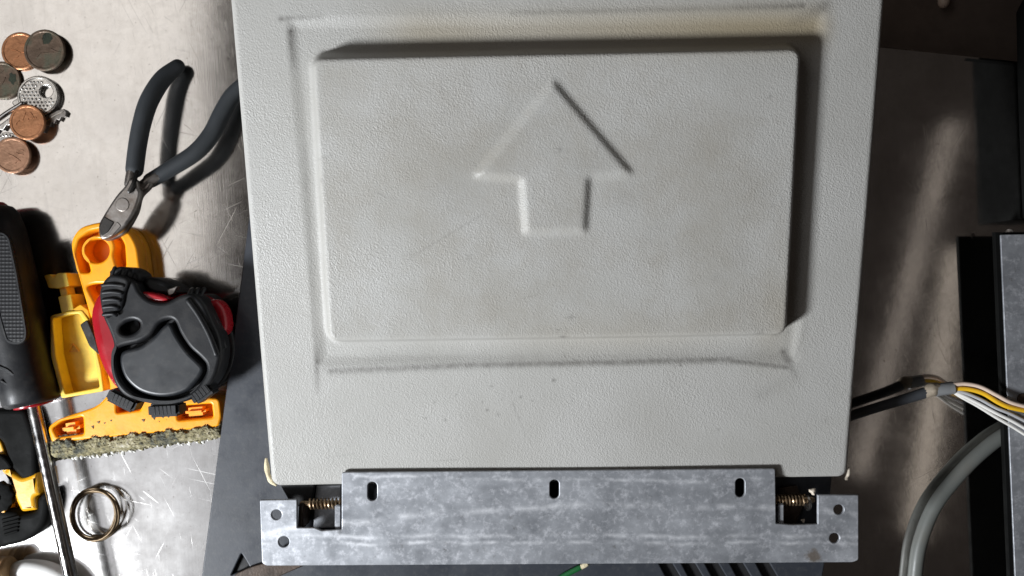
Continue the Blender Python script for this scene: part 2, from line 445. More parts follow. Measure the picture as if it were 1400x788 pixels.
def box(name, c, size, mat, parent=None, rotz=0, rotx=0, bev=0.0004, at=None):
    bm = bmesh.new(); bmesh.ops.create_cube(bm, size=1)
    bmesh.ops.scale(bm, vec=size, verts=bm.verts)
    if bev: bmesh.ops.bevel(bm, geom=bm.edges[:], offset=min(bev, min(size) * 0.45), segments=2, affect='EDGES')
    bmesh.ops.rotate(bm, cent=(0, 0, 0), matrix=Matrix.Rotation(rotz, 3, 'Z') @ Matrix.Rotation(rotx, 3, 'X'), verts=bm.verts)
    bmesh.ops.translate(bm, vec=c, verts=bm.verts)
    me = bpy.data.meshes.new('m'); bm.to_mesh(me); bm.free()
    return finish(name, me, mat, parent, 30, at)
def pxdir(a, b):
    return math.atan2(-(b[1] - a[1]), b[0] - a[0])

# ================================================================== the setting
# bench: a folded steel sheet, rear edge crossing the upper right of the frame
e0, e1 = P(1205, 60, 0), P(1392, 79, 0)
ed = (e1 - e0).normalized()
A = e0 - ed * 1.35; B = e0 + ed * 0.75
nrm = Vector((ed.y, -ed.x, 0))            # towards the front
bm = bmesh.new()
rad = 0.004
rows = [(A, B, 0.0, -0.03)]
prof = [(0.0, -0.028), (0.0, -rad)] + [(rad - rad * math.cos(t), -rad + rad * math.sin(t)) for t in (0.3, 0.6, 0.9, 1.2, math.pi / 2)] + [(0.9, 0.0)]
prev = None
for off, z in prof:
    cur = [bm.verts.new(q + nrm * off + Vector((0, 0, z))) for q in (A, B)]
    if prev: bm.faces.new((prev[0], prev[1], cur[1], cur[0]))
    prev = cur
bmesh.ops.recalc_face_normals(bm, faces=bm.faces)
for f in bm.faces:
    pass
me = bpy.data.meshes.new('m'); bm.to_mesh(me); bm.free()
if me.polygons[len(me.polygons) - 1].normal.z < 0: me.flip_normals()
bench = finish('workbench', me, 'steel', None, 0, at=(0, 0, 0))
tag(bench, 'scratched stainless steel bench top under everything', 'workbench', kind='structure')
bm = bmesh.new()
bmesh.ops.create_grid(bm, x_segments=1, y_segments=1, size=0.6)
bmesh.ops.translate(bm, vec=(0.2, e0.y + 0.56, -0.03), verts=bm.verts)
me = bpy.data.meshes.new('m'); bm.to_mesh(me); bm.free()
ledge = finish('rear_ledge', me, 'rear', None, 0, at=(0.2, e0.y + 0.56, -0.03))
tag(ledge, 'dull brownish sheet lower down behind the bench edge', 'ledge', kind='structure')

# ================================================================== dark cover under the flap
ZC = 0.0215
cov = thing('machine_cover', 'dark grey powder coated metal cover with slanted vent slots lying under the beige flap', 'cover', P(700, 560, 0))
outl = [(352, 210), (274, 800), (268, 860), (1112, 860), (1128, 770), (1172, 230)]
slots = []
for k, xs in enumerate((899, 930, 962, 996, 1032)):
    slots.append(fillet([(xs - 8, 752), (xs + 9, 752), (xs + 45, 812), (xs + 24, 812)], 7))
tri = fillet([(330, 757), (316, 787), (341, 775)], 2)
slab('top_sheet', fillet(outl, 10), ZC - 0.0018, ZC, 'cover', cov, holes=slots + [tri], bev=0.0006)
inner = [(356, 216), (280, 800), (274, 852), (1106, 852), (1122, 770), (1166, 236)]
slab('black_infill', fillet(inner, 8), 0.0, ZC - 0.0022, 'black', cov, zpx=ZC)  # solid black block; the dark inside the slots is put into its colour
slab('mounting_strap', fillet([(312, 800), (322, 785), (341, 776), (368, 768), (420, 772), (392, 784), (356, 800)], 4), ZC + 0.0002, ZC + 0.0018, 'rust', cov)

# ================================================================== the beige flap
zb = 0.032
sb = PXM * (H - zb) / H
W = 790 * sb
zt = H - H * (W / 899) / PXM
yb = -(660.5 - 394) * sb
st_ = PXM * (H - zt) / H
yt = 398 * st_
tau = math.atan2(zt - zb, yt - yb)
LEN = math.hypot(zt - zb, yt - yb)
gam = R(0.9)
Rm = Matrix.Rotation(gam, 3, 'Z') @ Matrix.Rotation(tau, 3, 'X')
O = Vector(((765 - 700) * sb, yb, zb))
U, V, N = Rm @ Vector((1, 0, 0)), Rm @ Vector((0, 1, 0)), Rm @ Vector((0, 0, 1))
CAM = Vector((0, 0, H))
def loc_of(px, py, hgt=0.0):
    """where the photo pixel meets the flap's own plane raised by hgt -> (u, v)"""
    d = P(px, py, 0) - CAM
    o = O + N * hgt
    t = (o - CAM).dot(N) / d.dot(N)
    q = CAM + d * t - o
    return q.dot(U), q.dot(V)
def ss(x): x = np.clip(x, 0, 1); return x * x * (3 - 2 * x)
def sd_quad(u, v, pts, r=0.0):
    """signed distance to a polygon, corners rounded by r"""
    px = np.array(pts); n = len(px)
    d = np.full(u.shape, 1e9); inside = np.zeros(u.shape, bool)
    for i in range(n):
        a, b = px[i], px[(i + 1) % n]
        ex, ey = b - a
        wx, wy = u - a[0], v - a[1]
        t = np.clip((wx * ex + wy * ey) / (ex * ex + ey * ey), 0, 1)
        d = np.minimum(d, np.hypot(wx - ex * t, wy - ey * t))
        cnd = ((a[1] > v) != (b[1] > v)) & (u < (b[0] - a[0]) * (v - a[1]) / (b[1] - a[1] + 1e-12) + a[0])
        inside ^= cnd
    return np.where(inside, -d, d) - r
def inset(pts, r):
    c = np.mean(np.array(pts), axis=0)
    return [(p[0] - math.copysign(r, p[0] - c[0]), p[1] - math.copysign(r, p[1] - c[1])) for p in pts]
HB, HM, HA = 0.0090, 0.0009, 0.0017
boss_px = [(424, 77), (1098, 64), (1078, 460), (447, 470)]
boss = [loc_of(*p, HB) for p in boss_px]
moat = [loc_of(*p) for p in [(391, 24), (1130, 16), (1093, 498), (433, 500)]]
arrow = [loc_of(*p, HB + HA) for p in [(757, 112), (865, 238), (805, 243), (801, 317), (718, 319), (713, 246), (650, 241)]]
step = 0.00042
nu, nv = int(W / step), int(LEN / step)
LEN += 0.0045
nv = int(LEN / step)
uu = np.linspace(-W / 2, W / 2, nu); vv = np.linspace(0, LEN, nv)
GU, GV = np.meshgrid(uu, vv)
# rounded outline: clamp the grid into a rounded rectangle
rc = 0.0042
cu_ = np.clip(GU, -W / 2 + rc, W / 2 - rc); cv_ = np.clip(GV, rc, LEN - rc)
du, dv = GU - cu_, GV - cv_
dl = np.hypot(du, dv); k = np.where(dl > rc, rc / np.maximum(dl, 1e-9), 1.0)
GU = cu_ + du * k; GV = cv_ + dv * k
edge = rc - np.minimum(dl, rc)                       # distance from the outline near the rim
edge = np.where(dl > 0, edge, rc)
er = 0.0026
hgt = -(er - np.sqrt(np.maximum(0, er ** 2 - np.maximum(0, er - edge) ** 2)))
dm = sd_quad(GU, GV, inset(moat, 0.003), 0.003)
hgt = hgt - HM * ss((0.0010 - dm) / 0.0055)
db = sd_quad(GU, GV, inset(boss, 0.0040), 0.0040)
tt = np.clip((0.0026 - db) / 0.0040, 0, 1)
tt = 0.35 * ss(tt) + 0.65 * ss((tt - 0.12) / 0.76)
da = sd_quad(GU, GV, arrow)
def blur(f, sig):
    n = int(3 * sig / step) + 1
    kx = np.exp(-0.5 * (np.arange(-n, n + 1) * step / sig) ** 2); kx /= kx.sum()
    for ax in (0, 1):
        f = np.apply_along_axis(lambda r: np.convolve(np.pad(r, n, mode='edge'), kx, mode='valid'), ax, f)
    return f
hgt = hgt + HA * blur(ss((0.0007 - da) / 0.0014), 0.0010)
hgt = hgt + (HB + HM) * blur(tt, 0.00075)
# slow sag and moulding waviness
hgt = hgt + 0.00035 * np.sin(GU * 38 + 1.0) * np.sin(GV * 30 + .4)
X = (O.x + GU * U.x + GV * V.x + hgt * N.x, O.y + GU * U.y + GV * V.y + hgt * N.y, O.z + GU * U.z + GV * V.z + hgt * N.z)
co_ = np.stack(X, -1).reshape(-1, 3)
idx = np.arange(nu * nv).reshape(nv, nu)
quads = np.stack([idx[:-1, :-1], idx[:-1, 1:], idx[1:, 1:], idx[1:, :-1]], -1).reshape(-1, 4)
loop = np.concatenate([idx[0, :], idx[1:, -1], idx[-1, -2::-1], idx[-2:0:-1, 0]])
dn = -np.array(N)
bot = []
Zrest = ZC + 0.0004
pc = co_[loop]
steps = (pc[:, 2] - Zrest) / N.z
skirt = pc + steps[:, None] * dn[None, :]
base = len(co_)
co_ = np.vstack([co_, skirt])
m_ = len(loop); jj = np.arange(m_); j2 = (jj + 1) % m_
sk = np.stack([loop[jj], base + jj, base + j2, loop[j2]], -1)
quads = np.vstack([quads, sk])
me = bpy.data.meshes.new('shell')
me.from_pydata(co_.tolist(), [], quads.tolist())
# stains with shapes of their own: hand grease, a yellowed band, grime rubbed into the corners, specks; plus darker bands along the moat
def zeros(): return np.zeros(GU.shape)
handled = ss((0.004 - db) / 0.012) * 0.8 + 0.15
yel = zeros()
t0, t1 = loc_of(470, 30), loc_of(1110, 28)
band = np.exp(-((GV - (t0[1] - 0.0045)) / 0.0075) ** 2) * ss((GU - t0[0]) / 0.03) * ss((t1[0] + 0.012 - GU) / 0.012)
yel = np.maximum(yel, 0.85 * band * (0.6 + 0.4 * ss((GU + 0.02) / 0.10)))
grime_dark = zeros()
def stroke(a, b, wd, amt, fall=True):
    global grime_dark
    a, b = loc_of(*a), loc_of(*b)
    ex, ey = b[0] - a[0], b[1] - a[1]
    t = np.clip(((GU - a[0]) * ex + (GV - a[1]) * ey) / (ex * ex + ey * ey), 0, 1)
    d = np.hypot(GU - a[0] - ex * t, GV - a[1] - ey * t)
    grime_dark = np.maximum(grime_dark, min(.85, amt * 1.6) * np.exp(-(d / wd) ** 2) * ((1 - 0.7 * t) if fall else 1))
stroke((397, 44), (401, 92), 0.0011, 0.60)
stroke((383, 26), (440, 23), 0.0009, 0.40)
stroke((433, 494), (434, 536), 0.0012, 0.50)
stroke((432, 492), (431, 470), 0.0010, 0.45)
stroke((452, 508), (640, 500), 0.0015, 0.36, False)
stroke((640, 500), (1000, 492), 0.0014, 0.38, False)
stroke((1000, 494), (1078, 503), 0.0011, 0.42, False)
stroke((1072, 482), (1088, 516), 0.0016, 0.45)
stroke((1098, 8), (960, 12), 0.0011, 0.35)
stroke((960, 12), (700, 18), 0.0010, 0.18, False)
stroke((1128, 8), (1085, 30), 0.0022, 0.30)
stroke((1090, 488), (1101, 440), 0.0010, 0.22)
stroke((448, 505), (520, 496), 0.0030, 0.12, False)  # soft darker band, lower left of the moat
stroke((520, 492), (1060, 486), 0.0034, 0.13, False)  # soft darker band along the lower moat
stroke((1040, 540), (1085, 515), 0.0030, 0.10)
stroke((560, 350), (660, 290), 0.0004, 0.10, False)
sr = random.Random(11)
for k in range(16):
    x, y = sr.uniform(460, 1060), sr.uniform(100, 630); a_ = sr.uniform(0, 3.1); l_ = sr.uniform(12, 60)
    stroke((x, y), (x + l_ * math.cos(a_), y + l_ * math.sin(a_)), 0.00035, sr.uniform(.05, .16))
for k in range(26):
    x, y = sr.uniform(340, 1150), sr.uniform(20, 640)
    stroke((x, y), (x + sr.uniform(-4, 4), y + 2), sr.uniform(.0003, .0006), sr.uniform(.08, .3))
for k in range(9):
    x, y = sr.uniform(480, 1060), sr.uniform(120, 450)
    stroke((x, y), (x + sr.uniform(-30, 30), y + sr.uniform(-20, 20)), sr.uniform(.003, .006), sr.uniform(.03, .06), False)
stroke((416, 200), (430, 470), 0.0010, 0.10, False)  # faint darker line down the left moat edge
for (x, y, r, a) in ((757, 520, 1.0, .85), (712, 543, .75, .75), (666, 561, .8, .8), (672, 528, .8, .6), (624, 540, .6, .5), (593, 551, .7, .45),
                     (582, 572, .7, .45), (609, 575, .7, .6), (577, 596, .6, .35), (686, 546, .5, .4), (681, 567, 1.3, .3), (728, 548, .5, .6),
                     (711, 571, .6, .35), (930, 500, .8, .7), (924, 501, .5, .6), (1130, 575, 1.8, .18), (1085, 596, 1.2, .14), (700, 536, .5, .5), (752, 508, .5, .4)):
    u0, v0 = loc_of(x, y)
    grime_dark = np.maximum(grime_dark, a * np.exp(-((GU - u0) ** 2 + (GV - v0) ** 2) / (r * 0.00066) ** 2))
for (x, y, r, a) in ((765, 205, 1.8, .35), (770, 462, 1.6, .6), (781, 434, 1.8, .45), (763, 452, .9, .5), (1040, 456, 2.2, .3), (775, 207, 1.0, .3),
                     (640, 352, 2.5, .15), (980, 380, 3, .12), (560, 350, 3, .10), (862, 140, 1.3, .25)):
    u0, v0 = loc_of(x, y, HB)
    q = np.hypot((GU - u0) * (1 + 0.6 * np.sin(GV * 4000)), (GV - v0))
    grime_dark = np.maximum(grime_dark, a * np.exp(-(q / (r * 0.0006)) ** 2))
# rubbed brown patch towards the lower right of the raised face and right rim
u0, v0 = loc_of(1070, 440, HB)
yel = np.maximum(yel, 0.28 * np.exp(-((GU - u0) / 0.010) ** 2 - ((GV - v0) / 0.020) ** 2))
u0, v0 = loc_of(860, 462, HB)
yel = np.maximum(yel, 0.22 * np.exp(-((GU - u0) / 0.05) ** 2 - ((GV - v0) / 0.010) ** 2))
for nm, arr in (('handled', handled), ('yellowed', yel), ('grime_dark', grime_dark)):
    at_ = me.attributes.new(nm, 'FLOAT', 'POINT')
    full = np.zeros(len(co_)); full[:base] = arr.reshape(-1)
    at_.data.foreach_set('value', full.astype(np.float32))
flap = thing('plastic_flap', 'large beige grained plastic flap with a raised panel and moulded arrow', 'flap', Vector((O.x, O.y + LEN / 2, Zrest)))
shell = finish('shell', me, 'flap', flap, 55)
# cream gasket squeezing out at the two lower corners
def gasket(pix, z, r, mt='cream'):
    tube('gasket', [P(x, y, z) for x, y in pix], r, mt, flap, radii=[.5, 1, .8, 1.1, .5], n=5)
gasket([(364, 628), (365, 640), (367, 650), (371, 657), (377, 663)], 0.0275, 0.0012)
gasket([(1161, 640), (1160, 648), (1158, 652), (1157, 655), (1156, 656)], 0.0275, 0.0007, 'glue')

# ================================================================== hinge bracket
hb = thing('hinge_bracket', 'galvanised steel hinge bracket with slotted holes across the foot of the beige flap', 'bracket', P(765, 730, ZC))
ZH0, ZH1 = 0.0339, 0.0354
def slot(cx, cy, a=6.5, b=13):
    return [Vector((cx + a * math.cos(t), cy + (b - a) * (1 if math.sin(t) >= 0 else -1) + a * math.sin(t))) for t in (2 * math.pi * (k + .5) / 20 for k in range(20))]
out = fillet([(467, 646), (1060, 641), (1061, 716), (1084, 718), (1118, 717), (1118, 677), (1174, 677), (1174, 766), (1166, 769), (364, 774), (358, 770), (355, 684), (406, 683), (406, 722), (430, 722), (440, 726), (467, 724)],
             [3, 3, 1, 1, 1, 1, 2, 3, 3, 3, 3, 2, 2, 1, 1, 1, 1], 3)
slab('plate', out, ZH0, ZH1, 'galv_bracket', hb, holes=[slot(509, 672), slot(758, 669), slot(1012, 667), ell(378, 704, 7), ell(388, 741, 7.5), ell(1147, 697, 7), ell(1141, 736, 7)], bev=0.00035)
a, b = P(359, 772, ZH1), P(1173, 767, ZH1)
mid = (a + b) / 2; ang = math.atan2(b.y - a.y, b.x - a.x)
box('front_flange', (mid.x, mid.y + 0.0012, (ZH0 + ZC + 0.0022) / 2), ((b - a).length * 0.985, 0.0016, ZH0 - ZC - 0.0022), 'galv', hb, rotz=ang, bev=0.0003)
def spring(cx0, cx1, cy, z, r=0.0021, wire=0.00042, turns=9):
    a, b = P(cx0, cy, z), P(cx1, cy - 0.3, z)
    rod = tube('hinge_pin', [a + Vector((-0.003, 0, 0)), b + Vector((0.003, 0, 0))], r - wire * 1.6, 'bronze', hb, n=1, sm=False)
    pts = []
    for k in range(turns * 10 + 1):
        t = k / (turns * 10); th = 2 * math.pi * turns * t
        pts.append(a.lerp(b, t) + Vector((0, r * math.cos(th), r * math.sin(th))))
    tube('spring', pts, wire, 'bronze', hb, sm=False, res=1, round_ends=False)
spring(424, 470, 689, 0.0305)
spring(1058, 1100, 684, 0.0305)
# ears carrying the pins
box('hinge_ear', P(416, 702, 0.0278), (0.0022, 0.0110, 0.0110), 'rust', hb, rotz=R(-3))
box('hinge_ear', P(466, 704, 0.0278), (0.0026, 0.0112, 0.0118), 'galv', hb)
box('hinge_ear', P(1062, 702, 0.0278), (0.0022, 0.0110, 0.0118), 'galv', hb)
lathe('pin_cap', [(0, .0016), (.0003, .0030), (.0012, .0032), (.0018, .0026), (.002, .0012)], P(1101, 688, 0.0298), P(1110, 688, 0.0298), 'nickel', hb, 20)
slab('lower_leaf', fillet([(432, 664), (466, 664), (466, 722), (428, 722)], 2), 0.0230, 0.0250, 'galv', hb)
slab('lower_leaf', fillet([(1064, 668), (1090, 664), (1100, 690), (1086, 722), (1062, 724)], 2), 0.0230, 0.0248, 'rust', hb)
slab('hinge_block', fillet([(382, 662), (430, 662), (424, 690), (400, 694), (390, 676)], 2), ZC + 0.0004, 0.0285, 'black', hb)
for (x, y, z, s) in ((1111, 672, 0.0332, 0.0014), (1098, 712, 0.031, 0.0008)):
    lathe('glue_blob', [(0, s * .5), (s * .3, s), (s * .7, s * .8), (s, s * .3)], P(x, y, z - s * .5), P(x, y, z + s), 'glue', hb, 10, 3, .25)
# small green wire end under the bracket's edge
gw = thing('green_wire', 'short green wire with a cream tip peeking out below the hinge bracket', 'wire', P(775, 785, ZC))
tube('sheath', [P(752, 800, ZC + .0014), P(770, 788, ZC + .0014), P(793, 776, ZC + .0016)], 0.0012, 'w_green', gw, n=4)
tube('tip', [P(795, 775.2, ZC + .0017), P(802, 771.5, ZC + .0019)], 0.0011, 'cream', gw, n=2)

# ================================================================== coins and keys
def coin(px, py, d, mat, z, label, tilt=(0, 0), spots=0, seed=0):
    r = d / 2; th = 0.0016
    c = thing('coin', label, 'coin', P(px, py, z), 'coins scattered on the bench')
    o = P(px, py, z)
    b = lathe('disc', [(0, r - .0003), (.0003, r), (th - .0003, r), (th, r - .0004), (th, r - .0011), (th - .00022, r - .0014), (th - .00022, r * .5), (th - .0002, .0002)], o, o + Vector((0, 0, 1)), mat, c, 48, smooth=25)
    rn = random.Random(seed)
    # raised device: a few ridges, as worn relief
    for k in range(5):
        a0 = rn.uniform(0, 6.28); q = rn.uniform(.1, .62) * r
        p0 = o + Vector((q * math.cos(a0), q * math.sin(a0), th - .00018))
        a1 = rn.uniform(0, 6.28); ln = rn.uniform(.25, .6) * r
        p1 = p0 + Vector((math.cos(a1), math.sin(a1), 0)) * ln
        if (Vector((p1.x, p1.y)) - Vector((o.x, o.y))).length > r * .8: p1 = p0.lerp(o + Vector((0, 0, th - .00018)), .6)
        tube('relief', [p0, (p0 + p1) / 2 + Vector((rn.uniform(-.0006, .0006), rn.uniform(-.0006, .0006), 0)), p1], 0.0002, mat, c, n=4, res=1)
    for k in range(spots):
        a0 = rn.uniform(-.3, 1.3); q = .58 * r
        pc_ = o + Vector((q * math.cos(a0), q * math.sin(a0), 0))
        pp = []
        for j in range(14):
            t = 2 * math.pi * j / 14; rr = r * rn.uniform(.16, .28)
            v = pc_ + Vector((rr * math.cos(t), rr * math.sin(t) * 1.3, 0))
            pp.append((v.x, v.y))
        bm = bmesh.new()
        vs = [bm.verts.new((x, y, o.z + th - .00014)) for x, y in pp]
        f = bm.faces.new(vs); bmesh.ops.triangulate(bm, faces=[f])
        for q2 in bm.faces:
            if q2.normal.z < 0: q2.normal_flip()
        mm = bpy.data.meshes.new('m'); bm.to_mesh(mm); bm.free()
        finish('verdigris_patch', mm, 'verdigris', c, 0)
    c.rotation_euler = (R(tilt[0]), R(tilt[1]), 0)
    return c
coin(30, 71, .0172, 'copper', .0001, 'bright copper coin half covered by a larger tarnished coin', (0, 0), 0, 1)
coin(63, 70, .0188, 'tarnish', .0020, 'dark tarnished coin with a green spot overlapping a bright copper coin', (0, -1.5), 1, 5)
coin(5, 111, .0172, 'tarnish', .0001, 'dark greenish coin beside the round bow of a key', (0, 0), 1, 9)
coin(39.5, 168, .0160, 'copper', .0042, 'bright copper coin lying on top of the keys', (1, 1), 0, 12)
coin(19, 213, .0165, 'copper_pink', .0026, 'dull pinkish copper coin with a smooth worn face below the keys', (0, 1), 0, 20)

k1 = thing('round_key', 'nickel key with a round knurled bow and a round hole', 'key', P(52, 131, 0), 'keys among the coins')
slab('bow', ell(52, 131, 29, 27.5, 40), .0001, .0024, 'nickel', k1, holes=[ell(63, 125, 9, 8.5, 20)], bev=.0004)
for gx in range(-5, 6):
    for gy in range(-5, 6):
        x = 52 + gx * 5.2 + (gy % 2) * 2.6; y = 131 + gy * 4.6
        if math.hypot(x - 52, y - 131) > 23 or math.hypot(x - 63, y - 125) < 12.5: continue
        lathe('stud', [(0, .00062), (.0003, .0005), (.00042, .0001)], P(x, y, .0023), P(x, y, .0024) + Vector((0, 0, 1)), 'nickel', k1, 6, smooth=0)
tube('bow_rim', [P(52 + 26 * math.cos(t), 131 + 24.5 * math.sin(t), .0024) for t in np.linspace(0, 6.283, 24, endpoint=False)], .0005, 'nickel', k1, closed=True, n=2, res=1)
slab('collar', fillet([(15, 140), (30, 130), (38, 140), (26, 154)], 3), .0002, .0022, 'nickel', k1)
k2 = thing('toothed_key', 'steel key with a notched blade sticking out from under a copper coin', 'key', P(72, 160, 0), 'keys among the coins')
slab('blade', [(48, 178), (52, 166), (66, 158), (78, 151), (87, 149), (91, 153), (89, 159), (84, 160), (81, 165), (77, 163), (74, 169), (70, 167), (68, 173), (63, 171), (58, 181)], .0001, .0019, 'tool_steel', k2, bev=.0003)
tube('groove_ridge', [P(56, 170, .0019), P(72, 160, .0019), P(86, 153, .0019)], .0003, 'nickel', k2, n=3, res=1)
k3 = thing('plain_key', 'bright key with a long straight shank reaching under a copper coin', 'key', P(0, 165, 0), 'keys among the coins')
tube('shank', [P(-14, 172, .0034), P(12, 153.5, .0034), P(31, 142, .0034)], .0011, 'chrome', k3, n=4)
slab('blade', [(-16, 182), (14, 160), (30, 152), (34, 158), (20, 166), (16, 172), (9, 171), (4, 178), (-3, 177), (-10, 186)], .0001, .0019, 'nickel', k3, bev=.0003)
k4 = thing('embossed_tag', 'small round nickel tag with a beaded rim under the dull pinkish coin', 'tag', P(8, 205, 0))
slab('disc', ell(9, 203, 25, 22, 30), .0001, .0020, 'nickel', k4, bev=.0004)
for kk in range(12):
    t = math.pi + kk * math.pi / 14
    lathe('bead', [(0, .0006), (.0003, .0005), (.0005, .0001)], P(9 + 21 * math.cos(t), 203 + 18 * math.sin(t), .0019), P(9 + 21 * math.cos(t), 203 + 18 * math.sin(t), .0019) + Vector((0, 0, 1)), 'nickel', k4, 8)

# ================================================================== cutting pliers
pl = thing('cutting_pliers', 'small side cutting pliers with matt black sleeved handles lying open', 'pliers', P(200, 220, 0))
def path(pp, zz): return [P(x, y, z) for (x, y), z in zip(pp, zz)]
slab('jaw', catmull([(137, 327), (134, 309), (141, 294), (157, 269), (170, 254), (176, 244), (186, 246), (189, 256), (192, 266), (184, 290), (168, 313), (151, 325)], 4), .0178, .0215, 'tool_steel', pl, bev=.0012)
slab('jaw', catmull([(141, 327), (146, 305), (165, 275), (182, 256), (196, 246), (207, 249), (204, 258), (193, 270), (187, 292), (171, 318), (153, 328)], 4), .0146, .0176, 'tool_steel', pl, bev=.0010)
slab('cutting_edge', fillet([(135.5, 310), (142, 296), (156, 304), (147, 318), (138, 323)], 2), .0210, .0219, 'dark_steel', pl, bev=.0003)
slab('cutting_bevel', fillet([(139, 325), (148, 319), (160, 303), (166, 309), (153, 323)], 2), .0210, .0217, 'tool_steel', pl, bev=.0003)
slab('pivot', ell(167, 280, 9.5, 9.5, 28), .0212, .0218, 'tool_steel', pl, bev=.0003)
tube('shank', path([(178, 252), (180, 240), (183, 226)], [.0185, .0180, .0170]), .0024, 'tool_steel', pl, n=4)
tube('shank', path([(192, 258), (203, 249), (216, 241)], [.0160, .0155, .0145]), .0026, 'tool_steel', pl, n=4)
tube('return_spring', path([(177, 262), (183, 250), (187, 236)], [.0225, .0220, .0195]), .0010, 'dark_steel', pl, n=4, res=1)
def grip(pp, zz, rr):
    tube('grip', path(pp, zz), .0037, 'rubber_soft', pl, radii=rr, n=8, res=6)
grip([(184, 232), (188, 200), (194, 169), (204, 138), (222, 109), (243, 91)], [.0165, .0155, .0145, .0125, .0085, .0050], [1.0, 1.02, 1.04, 1.08, 1.05, .86])
grip([(206, 247), (233, 231), (267, 209), (289, 184), (303, 157), (316, 134), (330, 118)], [.0140, .0130, .0115, .0095, .0080, .0070, .0065], [.88, .95, 1.0, 1.04, 1.06, 1.02, .9])

# ================================================================== orange plastic spreader
ot = thing('orange_spreader', 'orange plastic spreader with a round hanging hole and a crusted dirty foot', 'spreader', P(170, 460, 0))
ZO = 0.0130
oout = fillet([(99, 350), (96, 330), (108, 311), (140, 302), (172, 311), (187, 334), (192, 375), (200, 440), (206, 505), (232, 540), (300, 545), (303, 570), (299, 584), (70, 606), (64, 584), (80, 573), (132, 556), (152, 535), (143, 500), (122, 430)],
              [8, 18, 18, 22, 18, 16, 10, 14, 16, 16, 6, 4, 4, 6, 8, 6, 10, 14, 12, 14])
slab('back_plate', oout, .0002, .0050, 'orange', ot, bev=.0006, zpx=ZO)
# raised outer wall of the head with an open, C-shaped trough round the hanging eye
trough = fillet([(109, 373), (103, 345), (108, 326), (122, 316), (143, 312), (160, 317), (170, 334), (172, 366), (159, 366), (154, 348), (157, 338), (154, 326), (141, 320), (124, 323), (112, 336), (112, 348), (120, 358), (124, 373)], 5)
slab('rim', oout, .0052, ZO, 'orange', ot, bev=.0010, zpx=ZO,
     holes=[trough, ell(132, 343, 17, 16.5, 30),
            fillet([(118, 392), (128, 388), (178, 388), (182, 430), (190, 500), (172, 520), (164, 505), (143, 440)], 6),
            fillet([(159, 536), (192, 536), (192, 561), (159, 565)], 3),
            fillet([(72, 586), (84, 576), (113, 570), (114, 594), (78, 598)], 3),
            fillet([(241, 556), (289, 552), (291, 571), (243, 575)], 3)])
box('rib', P(100, 585, .0085) + Vector((0, 0, 0)), (.0078, .0050, .0070), 'orange', ot, rotz=R(8), bev=.0018)
box('rib', P(270, 562, .0085), (.0090, .0038, .0070), 'orange', ot, rotz=R(5), bev=.0014)
box('rib', P(176, 553, .0080), (.0070, .0018, .0058), 'orange', ot, bev=.0006)
# crusted foot: lumpy bar along the lower edge
def crust():
    nx, ny = 150, 34
    bm = bmesh.new(); g = []
    for j in range(ny):
        row = []
        for i in range(nx):
            s, t = i / (nx - 1), j / (ny - 1)
            x = 66 + s * 235; y0 = 597 - s * 20; y1 = 633 - s * 32
            y = y0 + (y1 - y0) * t
            q = P(x, y, ZO)
            nz = (math.sin(x * .41 + y * .7) * math.sin(y * .53 - x * .23) + .6 * math.sin(x * 1.3 + 2 * math.sin(y))) * .00035
            z = ZO + .0008 + nz * .6 + random.uniform(-.00022, .00022)
            endf = min(1, min(s, 1 - s) * 24); tf = min(1, t * 7, (1 - t) * 3.5)
            z = ZO - .0012 + (z - ZO + .0012) * math.sqrt(max(0, endf)) * math.sqrt(max(0, tf))
            rag = .26 + .09 * math.sin(x * .13) + .06 * math.sin(x * .37 + 1) + random.uniform(-.07, .07)
            if t < rag: z = min(z, ZO - .0010 + .004 * max(0, t - rag + .25) * .7 + random.uniform(-.0003, .0003))
            if t > .72: z -= (t - .72) ** 1.3 * .018
            row.append(bm.verts.new((q.x + random.uniform(-.0002, .0002), q.y + random.uniform(-.0003, .0003) + (.0004 * math.sin(x * .9) if t > .9 else 0), z)))
        g.append(row)
    lo = [bm.verts.new((v.co.x, v.co.y + .0004, .0006)) for v in g[-1]]
    g.append(lo)
    for a, b in zip(g, g[1:]):
        for i in range(nx - 1): bm.faces.new((a[i], b[i], b[i + 1], a[i + 1]))
    for side in (0, nx - 1):
        col = [r_[side] for r_ in g]
        c2 = bm.verts.new((col[0].co.x, col[0].co.y, .0006))
        try: bm.faces.new(col + [c2])
        except Exception: pass
    bmesh.ops.recalc_face_normals(bm, faces=bm.faces)
    mm = bpy.data.meshes.new('m'); bm.to_mesh(mm); bm.free()
    o = finish('crusted_foot', mm, 'residue', ot, 60)
    o['label'] = 'dirty foot crusted with grey and yellow dried residue'
crust()
cr = random.Random(3)
for k in range(46):
    x = cr.uniform(120, 292); y = 592 - (x - 66) * .085 - abs(cr.gauss(0, 9)) - 2
    s = cr.uniform(.0003, .0009)
    if 236 < x < 296 or 155 < x < 196: continue
    lathe('residue_crumb', [(0, s), (s * .5, s * .8), (s * .8, s * .2)], P(x, y, ZO - .0002), P(x, y, ZO - .0002) + Vector((cr.uniform(-.3, .3), cr.uniform(-.3, .3), 1)), 'residue', ot, 6, 3, .3, smooth=0)

for k in range(70):
    x = cr.uniform(100, 298); y = 630.5 - (x - 66) * .136 + cr.gauss(0, 1.4)
    s = cr.uniform(.0005, .0013)
    lathe('dried_foam', [(0, s), (s * .5, s * .9), (s * .9, s * .3)], P(x, y, ZO - .0035 - cr.uniform(0, .002)), P(x, y, ZO - .003) + Vector((cr.uniform(-.3, .3), cr.uniform(-.3, .3), 1)), 'pale_foam' if cr.random() < .7 else 'residue', ot, 7, 3, .3, smooth=0)

